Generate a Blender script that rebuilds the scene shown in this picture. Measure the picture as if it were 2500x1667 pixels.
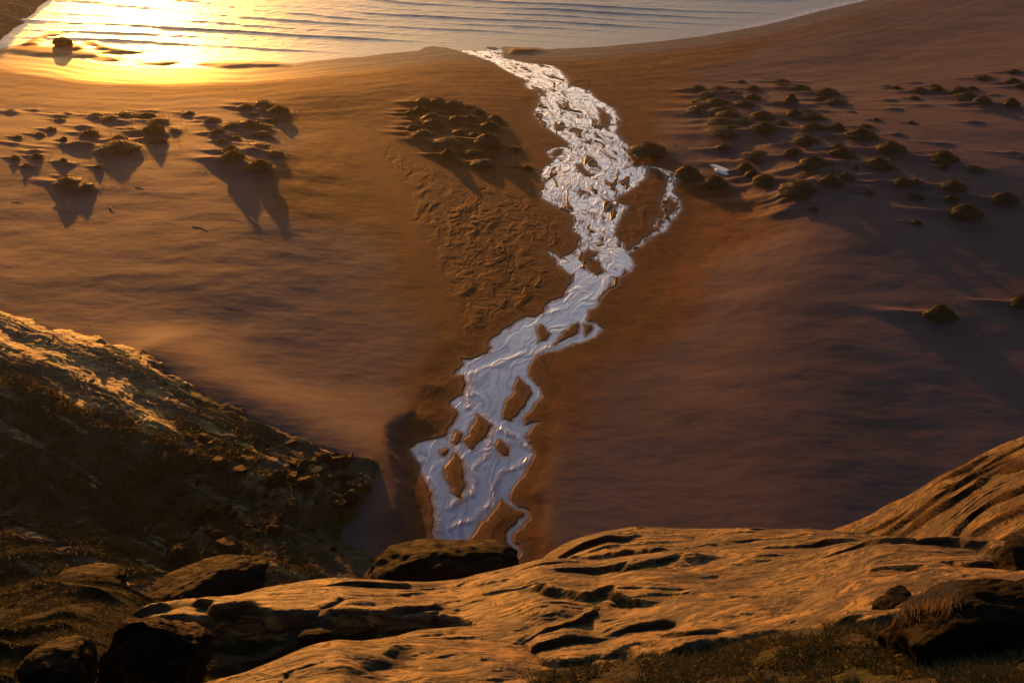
import bpy, math, random
import numpy as np
random.seed(7)
for o in list(bpy.data.objects): bpy.data.objects.remove(o)
scene = bpy.context.scene
COL = scene.collection
R = math.radians

# ------------------------------------------------------------------ camera
CAMH = 60.0; PITCH = R(32.62); F = 2500.0
cam = bpy.data.cameras.new('camera'); cam.lens = 36; cam.sensor_width = 36
cam.clip_start = 0.1; cam.clip_end = 20000
camo = bpy.data.objects.new('camera', cam); COL.objects.link(camo)
camo.location = (0, 0, CAMH); camo.rotation_euler = (R(90) - PITCH, 0, 0)
scene.camera = camo
SP, CP = math.sin(PITCH), math.cos(PITCH)

# ------------------------------------------------------------------ sky, sun, exposure
SUN_EL, SUN_AZ = R(5.4), R(-19.8)
w = bpy.data.worlds.new("World"); scene.world = w; w.use_nodes = True
nt = w.node_tree; bg = nt.nodes['Background']
sky = nt.nodes.new('ShaderNodeTexSky'); sky.sky_type = 'NISHITA'; sky.sun_disc = False
sky.sun_elevation = SUN_EL; sky.sun_rotation = SUN_AZ
sky.air_density = 1.2; sky.dust_density = 4.0; sky.ozone_density = 2.5
nt.links.new(sky.outputs[0], bg.inputs[0]); bg.inputs[1].default_value = 0.15
sl = bpy.data.lights.new('sun', 'SUN'); sl.energy = 5.0; sl.angle = R(0.6); sl.color = (1.0, 0.355, 0.05)
so = bpy.data.objects.new('sun', sl); COL.objects.link(so)
so.rotation_euler = (R(90) - SUN_EL, 0, math.pi - SUN_AZ)
scene.view_settings.view_transform = 'Standard'; scene.view_settings.look = 'None'
scene.view_settings.gamma = 1; scene.view_settings.exposure = 0.45
scene.render.engine = 'CYCLES'

# ------------------------------------------------------------------ numeric helpers
def _hash(ix, iy, s):
    h = (ix.astype(np.int64) * 374761393 + iy.astype(np.int64) * 668265263 + s * 974711) & 0xffffffff
    h = ((h ^ (h >> 13)) * 1274126177) & 0xffffffff
    return (h ^ (h >> 16)) & 0xffffffff
def noise(x, y, s=0):                                   # gradient noise, about -0.7..0.7
    x, y = np.broadcast_arrays(np.asarray(x, float), np.asarray(y, float))
    ix = np.floor(x); iy = np.floor(y); fx = x - ix; fy = y - iy
    u = fx*fx*fx*(fx*(fx*6-15)+10); v = fy*fy*fy*(fy*(fy*6-15)+10)
    def g(ox, oy):
        a = _hash(ix+ox, iy+oy, s) * (2*math.pi/4294967296.0)
        return np.cos(a)*(fx-ox) + np.sin(a)*(fy-oy)
    a, b, c, d = g(0,0), g(1,0), g(0,1), g(1,1)
    return (a*(1-u)+b*u)*(1-v) + (c*(1-u)+d*u)*v
def fbm(x, y, o=4, s=0, gain=.5, lac=2.03):
    t = 0; a = 1.0
    for k in range(o):
        t = t + a*noise(x, y, s+k*17); x = x*lac+3.7; y = y*lac+1.3; a *= gain
    return t
def sst(a, b, x):
    t = np.clip((x-a)/(b-a), 0, 1); return t*t*(3-2*t)
def poly_dist(pts, x, y):                               # unsigned distance to open polyline
    best = np.full(np.shape(x), 1e18)
    for (ax, ay), (bx, by) in zip(pts[:-1], pts[1:]):
        dx, dy = bx-ax, by-ay; L = dx*dx+dy*dy+1e-12
        t = np.clip(((x-ax)*dx+(y-ay)*dy)/L, 0, 1)
        q = (x-ax-t*dx)**2+(y-ay-t*dy)**2
        best = np.minimum(best, q)
    return np.sqrt(best)
def inside(pts, x, y):
    c = np.zeros(np.shape(x), bool); n = len(pts)
    for i in range(n):
        ax, ay = pts[i]; bx, by = pts[(i+1) % n]
        if ay == by: continue
        c ^= ((ay > y) != (by > y)) & (x < (bx-ax)*(y-ay)/(by-ay)+ax)
    return c
def sdist(pts, x, y, margin=32):                                   # signed distance, positive inside
    x, y = np.broadcast_arrays(np.asarray(x, float), np.asarray(y, float))
    shp = x.shape; x = np.atleast_1d(x); y = np.atleast_1d(y)
    a = np.array(pts); x0, y0 = a.min(0); x1, y1 = a.max(0)
    bx = np.hypot(np.maximum(np.maximum(x0-x, x-x1), 0), np.maximum(np.maximum(y0-y, y-y1), 0))
    out = -np.maximum(bx, margin); m = bx < margin
    if m.any():
        xx, yy = x[m], y[m]; d = poly_dist(list(pts)+[pts[0]], xx, yy)
        out[m] = np.where(inside(pts, xx, yy), d, -d)
    return out.reshape(shp)
def ray(px, py):
    u = (np.asarray(px, float)-1250)/F; v = (np.asarray(py, float)-833.5)/F
    return u, CP - v*SP, -(SP + v*CP)
def to_plane(px, py, z=0.0):
    dx, dy, dz = ray(px, py); t = (z-CAMH)/dz
    return dx*t, dy*t
def wpoly(pts, z=0.5):
    a = np.array(pts, float); X, Y = to_plane(a[:,0], a[:,1], z)
    return list(zip(X.tolist(), Y.tolist()))
def mpx(py): return CAMH/(CP*(py+767))                  # metres per photo pixel on the beach at that row

# ------------------------------------------------------------------ object helpers
def grid_mesh(X, Y, Z, keep=None, attrs=None, smooth=True):
    n, m = X.shape
    co = np.stack([X, Y, Z], -1).reshape(-1, 3).astype(np.float32)
    idx = np.arange(n*m).reshape(n, m)
    q = np.stack([idx[:-1,:-1], idx[:-1,1:], idx[1:,1:], idx[1:,:-1]], -1)
    if keep is not None:
        q = q[keep[:-1,:-1] | keep[:-1,1:] | keep[1:,1:] | keep[1:,:-1]]
    q = q.reshape(-1, 4)
    a = co[q[0,0]]; b = co[q[0,1]]; c = co[q[0,2]]
    if np.cross(b-a, c-a)[2] < 0: q = q[:, ::-1]
    used = np.unique(q); mp = np.zeros(n*m, np.int64); mp[used] = np.arange(len(used))
    return raw_mesh(co[used], mp[q], {k: v.reshape(-1)[used] for k, v in (attrs or {}).items()}, smooth)
def raw_mesh(co, faces, attrs=None, smooth=True):
    faces = np.asarray(faces); k = faces.shape[1]
    me = bpy.data.meshes.new('mesh'); me.vertices.add(len(co))
    me.vertices.foreach_set('co', np.asarray(co, np.float32).ravel())
    me.loops.add(faces.size); me.loops.foreach_set('vertex_index', faces.ravel().astype(np.int32))
    me.polygons.add(len(faces)); me.polygons.foreach_set('loop_start', np.arange(0, faces.size, k, dtype=np.int32))
    me.polygons.foreach_set('loop_total', np.full(len(faces), k, np.int32))
    me.update(calc_edges=True)
    me.polygons.foreach_set('use_smooth', np.full(len(faces), smooth))
    for nme, v in (attrs or {}).items():
        a = me.attributes.new(nme, 'FLOAT', 'POINT'); a.data.foreach_set('value', np.asarray(v, np.float32).ravel())
    return me
def link(name, me, mat, label=None, cat=None, group=None, kind=None, parent=None):
    me.name = name
    if mat is not None and not me.materials: me.materials.append(mat)
    o = bpy.data.objects.new(name, me); COL.objects.link(o)
    tag(o, label, cat, group, kind)
    if parent: o.parent = parent
    return o
def tag(o, label=None, cat=None, group=None, kind=None):
    if label: o['label'] = label
    if cat: o['category'] = cat
    if group: o['group'] = group
    if kind: o['kind'] = kind

# ------------------------------------------------------------------ materials
class Mat:
    def __init__(s, name):
        s.m = bpy.data.materials.new(name); s.m.use_nodes = True; s.t = s.m.node_tree
        s.b = s.t.nodes['Principled BSDF']; s.out = s.t.nodes['Material Output']
        s.geo = s.n('ShaderNodeNewGeometry')
    def n(s, ty, **k):
        nd = s.t.nodes.new(ty)
        for a, v in k.items(): setattr(nd, a, v)
        return nd
    def l(s, a, b): s.t.links.new(a, b)
    def pos(s, sc=(1,1,1), rot=(0,0,0)):
        mp = s.n('ShaderNodeMapping'); mp.inputs['Scale'].default_value = sc; mp.inputs['Rotation'].default_value = rot
        s.l(s.geo.outputs['Position'], mp.inputs['Vector']); return mp.outputs[0]
    def noise(s, scale, detail=4, rough=.55, vec=None, dist=0):
        nd = s.n('ShaderNodeTexNoise'); nd.inputs['Scale'].default_value = scale
        nd.inputs['Detail'].default_value = detail; nd.inputs['Roughness'].default_value = rough
        nd.inputs['Distortion'].default_value = dist
        s.l(vec if vec is not None else s.geo.outputs['Position'], nd.inputs['Vector']); return nd.outputs['Fac']
    def ramp(s, fac, stops):
        r = s.n('ShaderNodeValToRGB'); e = r.color_ramp.elements
        for i, (p, c) in enumerate(stops):
            el = e[i] if i < 2 else e.new(p)
            el.position = p; el.color = (*c, 1) if len(c) == 3 else c
        s.l(fac, r.inputs[0]); return r.outputs[0]
    def attr(s, nme):
        a = s.n('ShaderNodeAttribute', attribute_name=nme); return a.outputs['Fac']
    def mix(s, fac, a, b):
        m = s.n('ShaderNodeMix', data_type='RGBA')
        for sock, v in ((m.inputs[0], fac), (m.inputs[6], a), (m.inputs[7], b)):
            if isinstance(v, (int, float)): sock.default_value = v
            elif isinstance(v, tuple): sock.default_value = (*v, 1)
            else: s.l(v, sock)
        return m.outputs[2]
    def math(s, op, a, b=0.0, clamp=False):
        m = s.n('ShaderNodeMath', operation=op); m.use_clamp = clamp
        for sock, v in ((m.inputs[0], a), (m.inputs[1], b)):
            if isinstance(v, (int, float)): sock.default_value = v
            else: s.l(v, sock)
        return m.outputs[0]
    def bump(s, h, strength, dist, prev=None):
        b = s.n('ShaderNodeBump'); b.inputs['Strength'].default_value = strength; b.inputs['Distance'].default_value = dist
        s.l(h, b.inputs['Height'])
        if prev is not None: s.l(prev, b.inputs['Normal'])
        return b.outputs[0]
    def col(s, c): s.l(c, s.b.inputs['Base Color'])
    def rough(s, r):
        if isinstance(r, (int, float)): s.b.inputs['Roughness'].default_value = r
        else: s.l(r, s.b.inputs['Roughness'])
    def nrm(s, v): s.l(v, s.b.inputs['Normal'])

def mat_sand():
    M = Mat('sand'); wet = M.attr('wet'); film = M.attr('film')
    big = M.noise(.06, 5, .6, M.pos((1, .45, 1), (0, 0, R(25))), .4)
    streak = M.noise(.5, 5, .65, M.pos((.35, 1.3, 1), (0, 0, R(-20))), .6)
    grain = M.noise(9, 6, .75)
    dry = M.mix(M.ramp(big, [(.32, (0,0,0)), (.68, (1,1,1))]), (.080, .047, .047), (.120, .073, .072))
    dry = M.mix(M.math('MULTIPLY', M.ramp(streak, [(.42, (0,0,0)), (.75, (1,1,1))]), .35), dry, (.165, .103, .10))
    wetc = M.mix(M.ramp(M.noise(.35, 6, .7, None, .8), [(.36, (0,0,0)), (.62, (1,1,1))]), (.070, .019, .003), (.165, .050, .008))
    c = M.mix(wet, dry, wetc)
    c = M.mix(M.math('MULTIPLY', M.ramp(grain, [(.25, (1,1,1)), (.6, (0,0,0))]), .55), c, (.045, .028, .02))
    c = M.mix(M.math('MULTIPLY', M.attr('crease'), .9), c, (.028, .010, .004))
    M.col(c)
    M.rough(M.math('SUBTRACT', .75, M.math('MULTIPLY', film, .34)))
    M.b.inputs['Specular IOR Level'].default_value = .10
    b1 = M.bump(M.noise(1.3, 6, .7, M.pos((.8, 1.6, 1), (0, 0, R(-15)))), .45, .03)
    M.nrm(M.bump(grain, .4, .007, b1))
    return M.m
def mat_sea():
    M = Mat('sea_water')
    foam = M.attr('foam'); fn = M.noise(2.2, 5, .7, M.pos((.5, 1.4, 1)), 1.0)
    fm = M.math('MULTIPLY', foam, M.ramp(fn, [(.47, (0,0,0)), (.56, (1,1,1))]))
    M.col(M.mix(fm, (.20, .17, .16), (.8, .8, .82)))
    M.b.inputs['IOR'].default_value = 2.8
    M.rough(M.math('ADD', .30, M.math('MULTIPLY', fm, .5)))
    a = M.noise(.9, 5, .6, M.pos((.55, 1.5, 1), (0, 0, R(8))), .5)
    b = M.bump(a, 1.0, .12)
    M.nrm(M.bump(M.noise(4.5, 4, .6, M.pos((.7, 1.4, 1))), .7, .05, b))
    return M.m
def mat_stream():
    M = Mat('stream_water')
    df = M.n('ShaderNodeBsdfDiffuse'); gl = M.n('ShaderNodeBsdfGlossy'); mx = M.n('ShaderNodeMixShader')
    dep = M.attr('depth'); rip = M.attr('ripple')
    M.l(M.mix(M.attr('sky_blue'), M.mix(dep, (.24, .125, .06), (.05, .04, .07)), (.055, .065, .21)), df.inputs[0])  # blue of the reflected sky put into the body colour over the deeper bed
    gl.inputs[0].default_value = (.96, .89, .92, 1)
    M.l(M.math('ADD', .14, M.math('MULTIPLY', rip, .16)), gl.inputs['Roughness'])
    lw = M.n('ShaderNodeLayerWeight'); lw.inputs[0].default_value = .5
    f = M.math('ADD', -.26, M.math('MULTIPLY', lw.outputs['Facing'], 1.76), True)
    M.l(M.math('MULTIPLY', f, M.math('ADD', .22, M.math('MULTIPLY', dep, .78)), True), mx.inputs[0])
    h = M.math('ADD', M.attr('flow'), M.math('MULTIPLY', M.noise(.8, 4, .6, M.pos((1.7, .7, 1), (0, 0, R(14))), 1.8), .5))
    h2 = M.noise(3.2, 3, .6, M.pos((1.2, .8, 1)), 1.0)
    a = M.bump(M.math('MULTIPLY', h, M.math('ADD', .05, rip)), .6, .15)
    nb = M.bump(M.math('MULTIPLY', h2, M.math('ADD', .04, rip)), .5, .05, a)
    M.l(nb, gl.inputs['Normal']); M.l(nb, lw.inputs['Normal'])
    M.l(df.outputs[0], mx.inputs[1]); M.l(gl.outputs[0], mx.inputs[2]); M.l(mx.outputs[0], M.out.inputs[0])
    return M.m
def mat_rock(name, scale, tone=1.0, mossattr=True):
    M = Mat(name)
    st = M.noise(1.2*scale, 7, .68, M.pos((.45, 1.7, 2.2), (0, 0, R(-12))), .5)
    pt = M.noise(3.3*scale, 6, .7)
    fine = M.noise(16*scale, 6, .75)
    t = tone
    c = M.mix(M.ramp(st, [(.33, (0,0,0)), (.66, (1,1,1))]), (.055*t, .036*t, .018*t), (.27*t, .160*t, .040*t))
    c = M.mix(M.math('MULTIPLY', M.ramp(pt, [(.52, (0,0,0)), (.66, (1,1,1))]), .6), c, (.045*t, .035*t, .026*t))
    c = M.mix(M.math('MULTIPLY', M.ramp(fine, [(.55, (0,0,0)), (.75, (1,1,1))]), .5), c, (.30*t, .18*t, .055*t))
    moss = M.mix(M.ramp(M.noise(2.2*scale, 5, .7), [(.35, (0,0,0)), (.62, (1,1,1))]), (.018, .028, .003), (.048, .050, .006))
    moss = M.mix(M.ramp(M.noise(.9*scale, 4, .6), [(.55, (0,0,0)), (.68, (1,1,1))]), moss, (.075, .028, .007))
    if mossattr:
        k = M.math('ADD', M.attr('moss'), M.math('MULTIPLY', M.math('SUBTRACT', M.noise(1.6*scale, 5, .7), .5), 1.1))
        k = M.ramp(k, [(.42, (0,0,0)), (.58, (1,1,1))])
        c = M.mix(k, c, moss)
    ck = M.noise(1.0*scale, 6, .6, M.pos((.35, 1.6, 2.6), (0, 0, R(-12))), 1.2)
    ck = M.ramp(M.math('ABSOLUTE', M.math('SUBTRACT', ck, .5)), [(.0, (0,0,0)), (.05, (1,1,1))])
    c = M.mix(M.math('SUBTRACT', 1.0, ck), c, (.02*t, .014*t, .010*t))
    dk = M.ramp(M.noise(.55*scale, 5, .65, M.pos((.6, 1.3, 1)), .6), [(.44, (0,0,0)), (.56, (1,1,1))])
    c = M.mix(M.math('MULTIPLY', dk, .8), c, (.035*t, .025*t, .016*t))
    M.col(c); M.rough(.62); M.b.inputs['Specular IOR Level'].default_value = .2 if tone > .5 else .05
    if mossattr: M.rough(M.math('ADD', .55, M.math('MULTIPLY', M.attr('moss'), .4)))
    b = M.bump(ck, .8, .05/scale)
    b = M.bump(st, .9, .16/scale, b)
    b = M.bump(pt, .8, .05/scale, b)
    M.nrm(M.bump(fine, .9, .016/scale, b))
    return M.m
def mat_grass(name, a, b2, sc=1.5):
    M = Mat(name)
    c = M.mix(M.ramp(M.noise(sc, 3, .6), [(.35, (0,0,0)), (.65, (1,1,1))]), a, b2)
    M.col(c); M.rough(.6)
    M.b.inputs['Specular IOR Level'].default_value = .3
    tr = M.n('ShaderNodeBsdfTranslucent'); M.l(c, tr.inputs[0]); mx = M.n('ShaderNodeMixShader'); mx.inputs[0].default_value = .35
    M.l(M.b.outputs[0], mx.inputs[1]); M.l(tr.outputs[0], mx.inputs[2]); M.l(mx.outputs[0], M.out.inputs[0])
    return M.m
def mat_plain(name, c, r=.6):
    M = Mat(name)
    M.col(M.mix(M.noise(7, 5, .7), tuple(x*.75 for x in c), tuple(min(1, x*1.25) for x in c))); M.rough(r)
    M.nrm(M.bump(M.noise(20, 4, .7), .4, .01))
    return M.m
SAND, SEA, STREAM = mat_sand(), mat_sea(), mat_stream()
ROCK_NEAR = mat_rock('near_rock', 1.6, 1.35)
ROCK_FAR = mat_rock('slope_rock', .38, 2.3)
BOULDER = mat_rock('boulder_rock', 1.3, .14, False)  # near-black tone: the unlit look of the boulders is put into the colour
SCREE = mat_rock('scree_rock', .7, .28, False)
TUSS = mat_grass('marram_grass', (.026, .023, .005), (.06, .045, .010))
MOSSG = mat_grass('moss_grass', (.028, .034, .004), (.085, .06, .010))
DRYG = mat_grass('dry_grass', (.20, .13, .05), (.30, .2, .08))
HEATH = mat_grass('heath_leaves', (.026, .036, .004), (.10, .07, .010), 6)
WOOD = mat_plain('driftwood', (.34, .27, .21))
WHITE = mat_plain('white_shell', (.8, .8, .8), .35)

# ------------------------------------------------------------------ beach plan (traced outlines, laid out on the ground in metres)
SHORE = wpoly([(-2500,40),(-1200,70),(-400,104),(0,126),(100,134),(200,150),(300,163),(450,168),(600,163),(800,147),(950,132),(1080,120),(1200,120),(1300,123),
    (1450,115),(1600,103),(1700,91),(1850,65),(2000,29),(2120,0),(2400,-60),(2900,-160),(4500,-380)], 0)
CHAN = wpoly([(830,295),(900,370),(960,470),(1000,560),(1045,660),(1075,760),(1100,850),(1060,930),(1020,1010),(1000,1080),(1002,1140),(1025,1230),(1040,1420),
    (1330,1420),(1300,1280),(1310,1180),(1335,1100),(1345,980),(1375,900),(1480,850),(1520,760),(1565,680),(1650,600),(1685,520),(1665,430),(1600,385),(1545,325),
    (1505,255),(1480,200),(1400,168),(1250,140),(1180,112),(1090,112),(1190,150),(1270,200),(1308,240),(1288,290),(1300,340),(1322,400),(1290,470),(1150,425),(1000,372),(900,318)])
WETP = wpoly([(-300,100),(0,150),(300,215),(620,245),(760,330),(700,430),(690,520),(860,560),(960,660),(1010,780),(1030,900),(990,1050),(985,1200),(1010,1420),
    (1340,1420),(1330,1150),(1420,1000),(1540,850),(1700,690),(1860,600),(1780,500),(1640,400),(1620,300),(1700,180),(1900,100),(2300,-20),(2100,-100),(0,-100)])
STREAMP = wpoly([(1085,108),(1130,122),(1200,146),(1227,167),(1274,191),(1286,195),(1279,206),(1289,217),(1310,223),(1318,238),(1315,253),(1303,271),(1304,286),(1319,304),(1331,316),
    (1349,325),(1370,340),(1389,355),(1379,362),(1349,365),(1333,375),(1340,386),(1349,390),(1349,402),(1328,414),(1320,431),(1330,465),(1317,478),(1322,490),(1352,509),(1400,536),
    (1396,570),(1419,589),(1400,624),(1369,641),(1356,628),(1330,622),(1352,638),(1366,662),(1393,682),(1396,696),(1373,737),(1342,743),(1325,777),(1284,784),(1233,815),(1216,828),
    (1199,839),(1191,852),(1199,857),(1189,876),(1148,890),(1128,885),(1133,900),(1107,927),(1131,929),(1135,955),(1128,980),(1100,994),(1103,1003),(1117,1022),(1110,1046),(1086,1081),
    (1019,1095),(1003,1110),(1009,1127),(1023,1148),(1033,1187),(1051,1218),(1058,1264),(1060,1306),(1054,1420),(1140,1420),(1152,1337),(1170,1302),(1198,1271),(1226,1239),(1244,1243),
    (1251,1215),(1268,1194),(1286,1166),(1305,1127),(1296,1099),(1282,1080),(1296,1064),(1321,1045),(1282,1050),(1279,1036),(1303,1011),(1326,980),(1310,948),(1289,925),(1296,903),
    (1307,882),(1376,863),(1431,846),(1461,829),(1470,815),(1451,800),(1434,795),(1441,767),(1458,757),(1470,730),(1506,706),(1512,689),(1543,669),(1550,655),(1534,625),(1523,604),
    (1499,580),(1509,550),(1517,533),(1533,509),(1512,505),(1499,495),(1546,468),(1577,437),(1588,411),(1570,390),(1543,370),(1531,355),(1513,337),(1504,322),(1516,298),(1498,265),
    (1459,244),(1438,221),(1394,209),(1385,191),(1370,170),(1349,158),(1289,149),(1227,137),(1230,118),(1215,110)])
ISLES = [wpoly(p) for p in (
    [(1437,618),(1458,624),(1454,635),(1430,643),(1419,638),(1424,624)], [(1430,647),(1458,643),(1468,662),(1473,672),(1458,680),(1434,669)],
    [(1320,805),(1342,825),(1332,842),(1313,849),(1317,835),(1310,815)], [(1410,798),(1413,822),(1390,835),(1349,856),(1376,825),(1393,808)],
    [(1424,801),(1444,806),(1447,816),(1427,832),(1430,818)], [(1413,403),(1424,414),(1444,434),(1430,436),(1410,417)],
    [(1266,934),(1289,955),(1296,976),(1279,1008),(1261,1025),(1247,1043),(1228,1036),(1231,1008),(1251,976),(1258,952)],
    [(1167,1025),(1198,1057),(1191,1078),(1167,1102),(1152,1113),(1133,1092),(1142,1078),(1156,1050)],
    [(1217,1088),(1233,1095),(1242,1117),(1240,1131),(1223,1124),(1214,1102)],
    [(1107,1125),(1124,1134),(1131,1166),(1135,1197),(1133,1222),(1124,1239),(1117,1229),(1093,1190),(1082,1159),(1096,1145)],
    [(1110,1067),(1124,1074),(1128,1095),(1114,1101),(1105,1088)], [(1075,1120),(1089,1110),(1096,1117),(1086,1131)],
    [(1462,268),(1486,283),(1490,300),(1483,322),(1465,301)], [(1300,212),(1325,222),(1330,236),(1318,232)],
    [(1352,370),(1378,368),(1362,384),(1342,384)], [(1355,303),(1378,312),(1374,322),(1356,314)], [(1425,350),(1445,343),(1440,356)], [(1500,505),(1512,500),(1498,520)])]
def branch(pts):
    out = []
    for x, y, wd in pts:
        X, Y = to_plane(x, y, .5); out.append((float(X), float(Y), wd*mpx(y)*.72))
    return out
BRANCHES = [branch(p) for p in (
    [(1580,412,8),(1612,417,9),(1630,430,9),(1640,452,14),(1634,470,16),(1628,488,12),(1618,510,10),(1628,532,12),(1628,552,16),(1612,572,16),(1590,582,11),(1570,598,10),(1536,624,9)],
    [(1625,424,8),(1646,426,7),(1651,445,7),(1640,458,8)], [(1634,474,12),(1648,492,14),(1658,515,8),(1648,530,10),(1636,540,14)], [(1628,545,12),(1606,540,6),(1600,560,6)],
    [(1240,1240,14),(1262,1262,12),(1284,1262,8),(1288,1280,10),(1268,1300,14),(1248,1318,14),(1242,1338,14),(1258,1352,12),(1262,1372,12),(1250,1395,14),(1256,1430,14)])]
def branch_field(x, y):
    f = np.full(np.shape(x), -1e9)
    for br in BRANCHES:
        for (ax, ay, ar), (bx, by, br_) in zip(br[:-1], br[1:]):
            dx, dy = bx-ax, by-ay; L = dx*dx+dy*dy
            t = np.clip(((x-ax)*dx+(y-ay)*dy)/L, 0, 1)
            f = np.maximum(f, ar+(br_-ar)*t-np.hypot(x-ax-t*dx, y-ay-t*dy))
    return f
ROCKB = wpoly([(-900,620),(-300,730),(0,800),(130,832),(250,870),(350,905),(440,962),(520,1015),(640,1062),(740,1112),(850,1140),(905,1162),(908,1200),(890,1290),(840,1345),(870,1380),(960,1420),(900,1700),(-900,1900)], 1.5)
CREST = wpoly([(400,900),(560,985),(700,1040),(820,1090),(900,1130),(960,1190),(985,1270)], 1.5)
HEADP = wpoly([(-900,60),(-300,105),(-60,112),(0,106),(30,88),(60,66),(82,60),(75,47),(95,38),(112,30),(116,14),(145,0),(190,-40),(240,-140),(-900,-200)], 0)
BARS = [(wpoly([(60,112),(85,92),(130,76),(165,76),(150,86),(110,95),(95,110)], 0), .35), (wpoly([(0,125),(60,108),(190,118),(250,130),(240,140),(100,136)], 0), .3),
    (wpoly([(170,104),(200,108),(210,120),(180,124)], 0), .3), (wpoly([(208,102),(235,100),(270,115),(330,125),(345,129),(290,131),(240,124)], 0), .4),
    (wpoly([(240,143),(262,136),(292,140),(285,148),(255,147)], 0), .25), (wpoly([(350,155),(400,149),(430,153),(400,158)], 0), .25),
    (wpoly([(490,156),(540,151),(640,153),(700,160),(560,164)], 0), .25), (wpoly([(1123,124),(1150,122),(1157,127),(1140,130)], .1), .3),
    (wpoly([(1240,121),(1300,119),(1330,124),(1290,132),(1245,131)], .1), .35)]

def shore_d(x, y):
    d = poly_dist(SHORE, x, y)
    xs = [p[0] for p in SHORE]; ys = [p[1] for p in SHORE]
    return np.where(y < np.interp(x, xs, ys), d, -d)
def base_h(x, y):
    """beach without the channel, tussock mounds or fine relief; also returns the channel level"""
    d = shore_d(x, y)
    left = sst(40, -30, x)
    sl = .030 - .016*left
    zc = np.where(d < 0, d*sl, np.minimum(d*sl, .35+.0075*d))
    zb = np.where(d < 0, d*sl, .9*sst(0, 26, d)*(.6+.4*sst(0, 12, d)) + .5*sst(20, 60, d))
    fr = sst(5, 45, x)                                     # right-hand dune flat, falling gently towards the cliff
    zb = zb + fr*(3.9*sst(25, 80, d) - .060*np.clip(d-84, 0, 200)*sst(8, 40, x))
    fl = sst(-8, -40, x)
    zb = zb + fl*(1.5*sst(15, 55, d) - .036*np.clip(d-86, 0, 200))
    return zb, zc, d
MOUNDS = []                                                # filled before the final surface is built
def sand_h(x, y, full=False):
    x = np.asarray(x, float); y = np.asarray(y, float)
    zb, zc, d = base_h(x, y)
    wx = x + 1.2*noise(x*.18, y*.18, 5) + .2*noise(x*.7, y*.7, 6); wy = y + 1.6*noise(x*.16, y*.16, 7) + .3*noise(x*.6, y*.6, 8)
    c = sdist(CHAN, wx, wy)                                # positive in the channel
    out = np.clip(-c, 0, None)
    lowleft = sst(84, 78, y)*sst(-6, -9, x)
    scarp = (.10 + .2*lowleft)*sst(0, 5 - 4.2*lowleft, out)*sst(4, 14, d)
    flank = sst(0, 20, out)
    z = zc + scarp + np.maximum(zb - zc - .10, 0)*flank
    z = np.where(d < 3, zc + (z-zc)*sst(-1, 3, d), z)
    rk = -sdist(ROCKB, x, y, 75)                               # metres out from the rocky spur
    z = z + .9*np.exp(-np.clip(rk, 0, None)/9)
    z = z + 1.0*np.exp(-(poly_dist(CREST, x, y)/4.2)**2)*sst(0, 2, out)
    for poly, h in BARS:
        z = z + h*sst(-1.6, 1.6, sdist(poly, x, y) + .6*noise(x*.3, y*.5, 3))
    rel = .22*fbm(x*.06, y*.09, 3, 21) * sst(6, 30, d)*flank
    z = z + rel
    if not full: return z
    # wind ripples and drift relief on dry sand, crinkled rills on the channel floor
    z = z + (.014*fbm(x*.5+y*.2, y*1.1, 4, 33) + .03*fbm(x*.22, y*.35, 3, 35))*sst(3, 12, d)*sst(0, 3, out)
    z = z + .05*noise(x*.08, d*.55+noise(x*.1, y*.1, 4), 40)*sst(-2, 3, d)*sst(45, 25, d)
    ci = np.where(c > 0, sst(0, 4.5, c), 0)*sst(2, 12, d)
    ax = x + 1.6*fbm(x*.35, y*.35, 3, 51); ay = y + 1.6*fbm(x*.35+9, y*.35, 3, 52)
    ci = ci*(.25+.75*sst(70, 88, y))*(.6+.4*sst(-.25, .1, noise(x*.06, y*.05, 58)))
    z = z + ci*(.26*(np.abs(fbm(ax*.27, ay*.11, 5, 53, .58))-.25) + .03*np.abs(noise(ax*1.3, ay*.9, 57)))
    for (mx, my, a, b, h, tail) in MOUNDS:
        u = x-mx; v = y-my
        near = (np.abs(u) < 6*a+1) & (np.abs(v) < 5*b+5)
        if not near.any(): continue
        uu = u[near]; vv = v[near]
        g = h*np.exp(-(uu/(a*1.05))**2-(vv/(b*1.1))**2)
        tx = uu + a*1.6; ty = vv - b*.6
        g = g + tail*np.exp(-((tx*.94-ty*.34)/(a*1.9))**2-((tx*.34+ty*.94)/(b*.55))**2)
        z[near] += g
    z = z - 7*sst(2, 14, -rk)
    return z
def on_sand(px, py):
    dx, dy, dz = ray(px, py); z = np.full(np.shape(dx), 1.0)
    for _ in range(5):
        t = (z-CAMH)/dz; z = sand_h(dx*t, dy*t)
    t = (z-CAMH)/dz
    return dx*t, dy*t, z

# ------------------------------------------------------------------ tussock list: photo x, foot y, width, height (pixels of the photo), by patch
T_FARLEFT = [(217,335,42,14),(290,355,40,18),(283,378,95,25),(377,335,48,26),(381,352,45,14),(156,348,16,10),(123,321,25,8),(43,339,20,6),(95,333,25,7),(36,391,20,9),(89,388,28,10),
    (155,401,18,10),(64,410,12,6),(240,413,20,8),(162,460,55,16),(205,469,45,14),(160,436,22,6),(232,288,35,8),(298,289,50,10),(357,288,40,10),(268,297,40,9),(384,303,50,10),(316,320,25,5),
    (146,297,25,5),(423,323,28,6),(459,283,28,8)]
T_LEFT = [(518,303,40,12),(530,333,35,16),(638,265,50,14),(680,284,50,22),(617,284,28,7),(661,299,28,8),(566,317,50,12),(608,315,50,12),(641,321,45,10),(635,334,50,9),(542,350,22,8),
    (629,363,55,8),(563,379,40,18),(569,405,55,28),(632,422,62,26),(668,383,45,10),(600,270,40,10),(575,342,25,6)]
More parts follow.
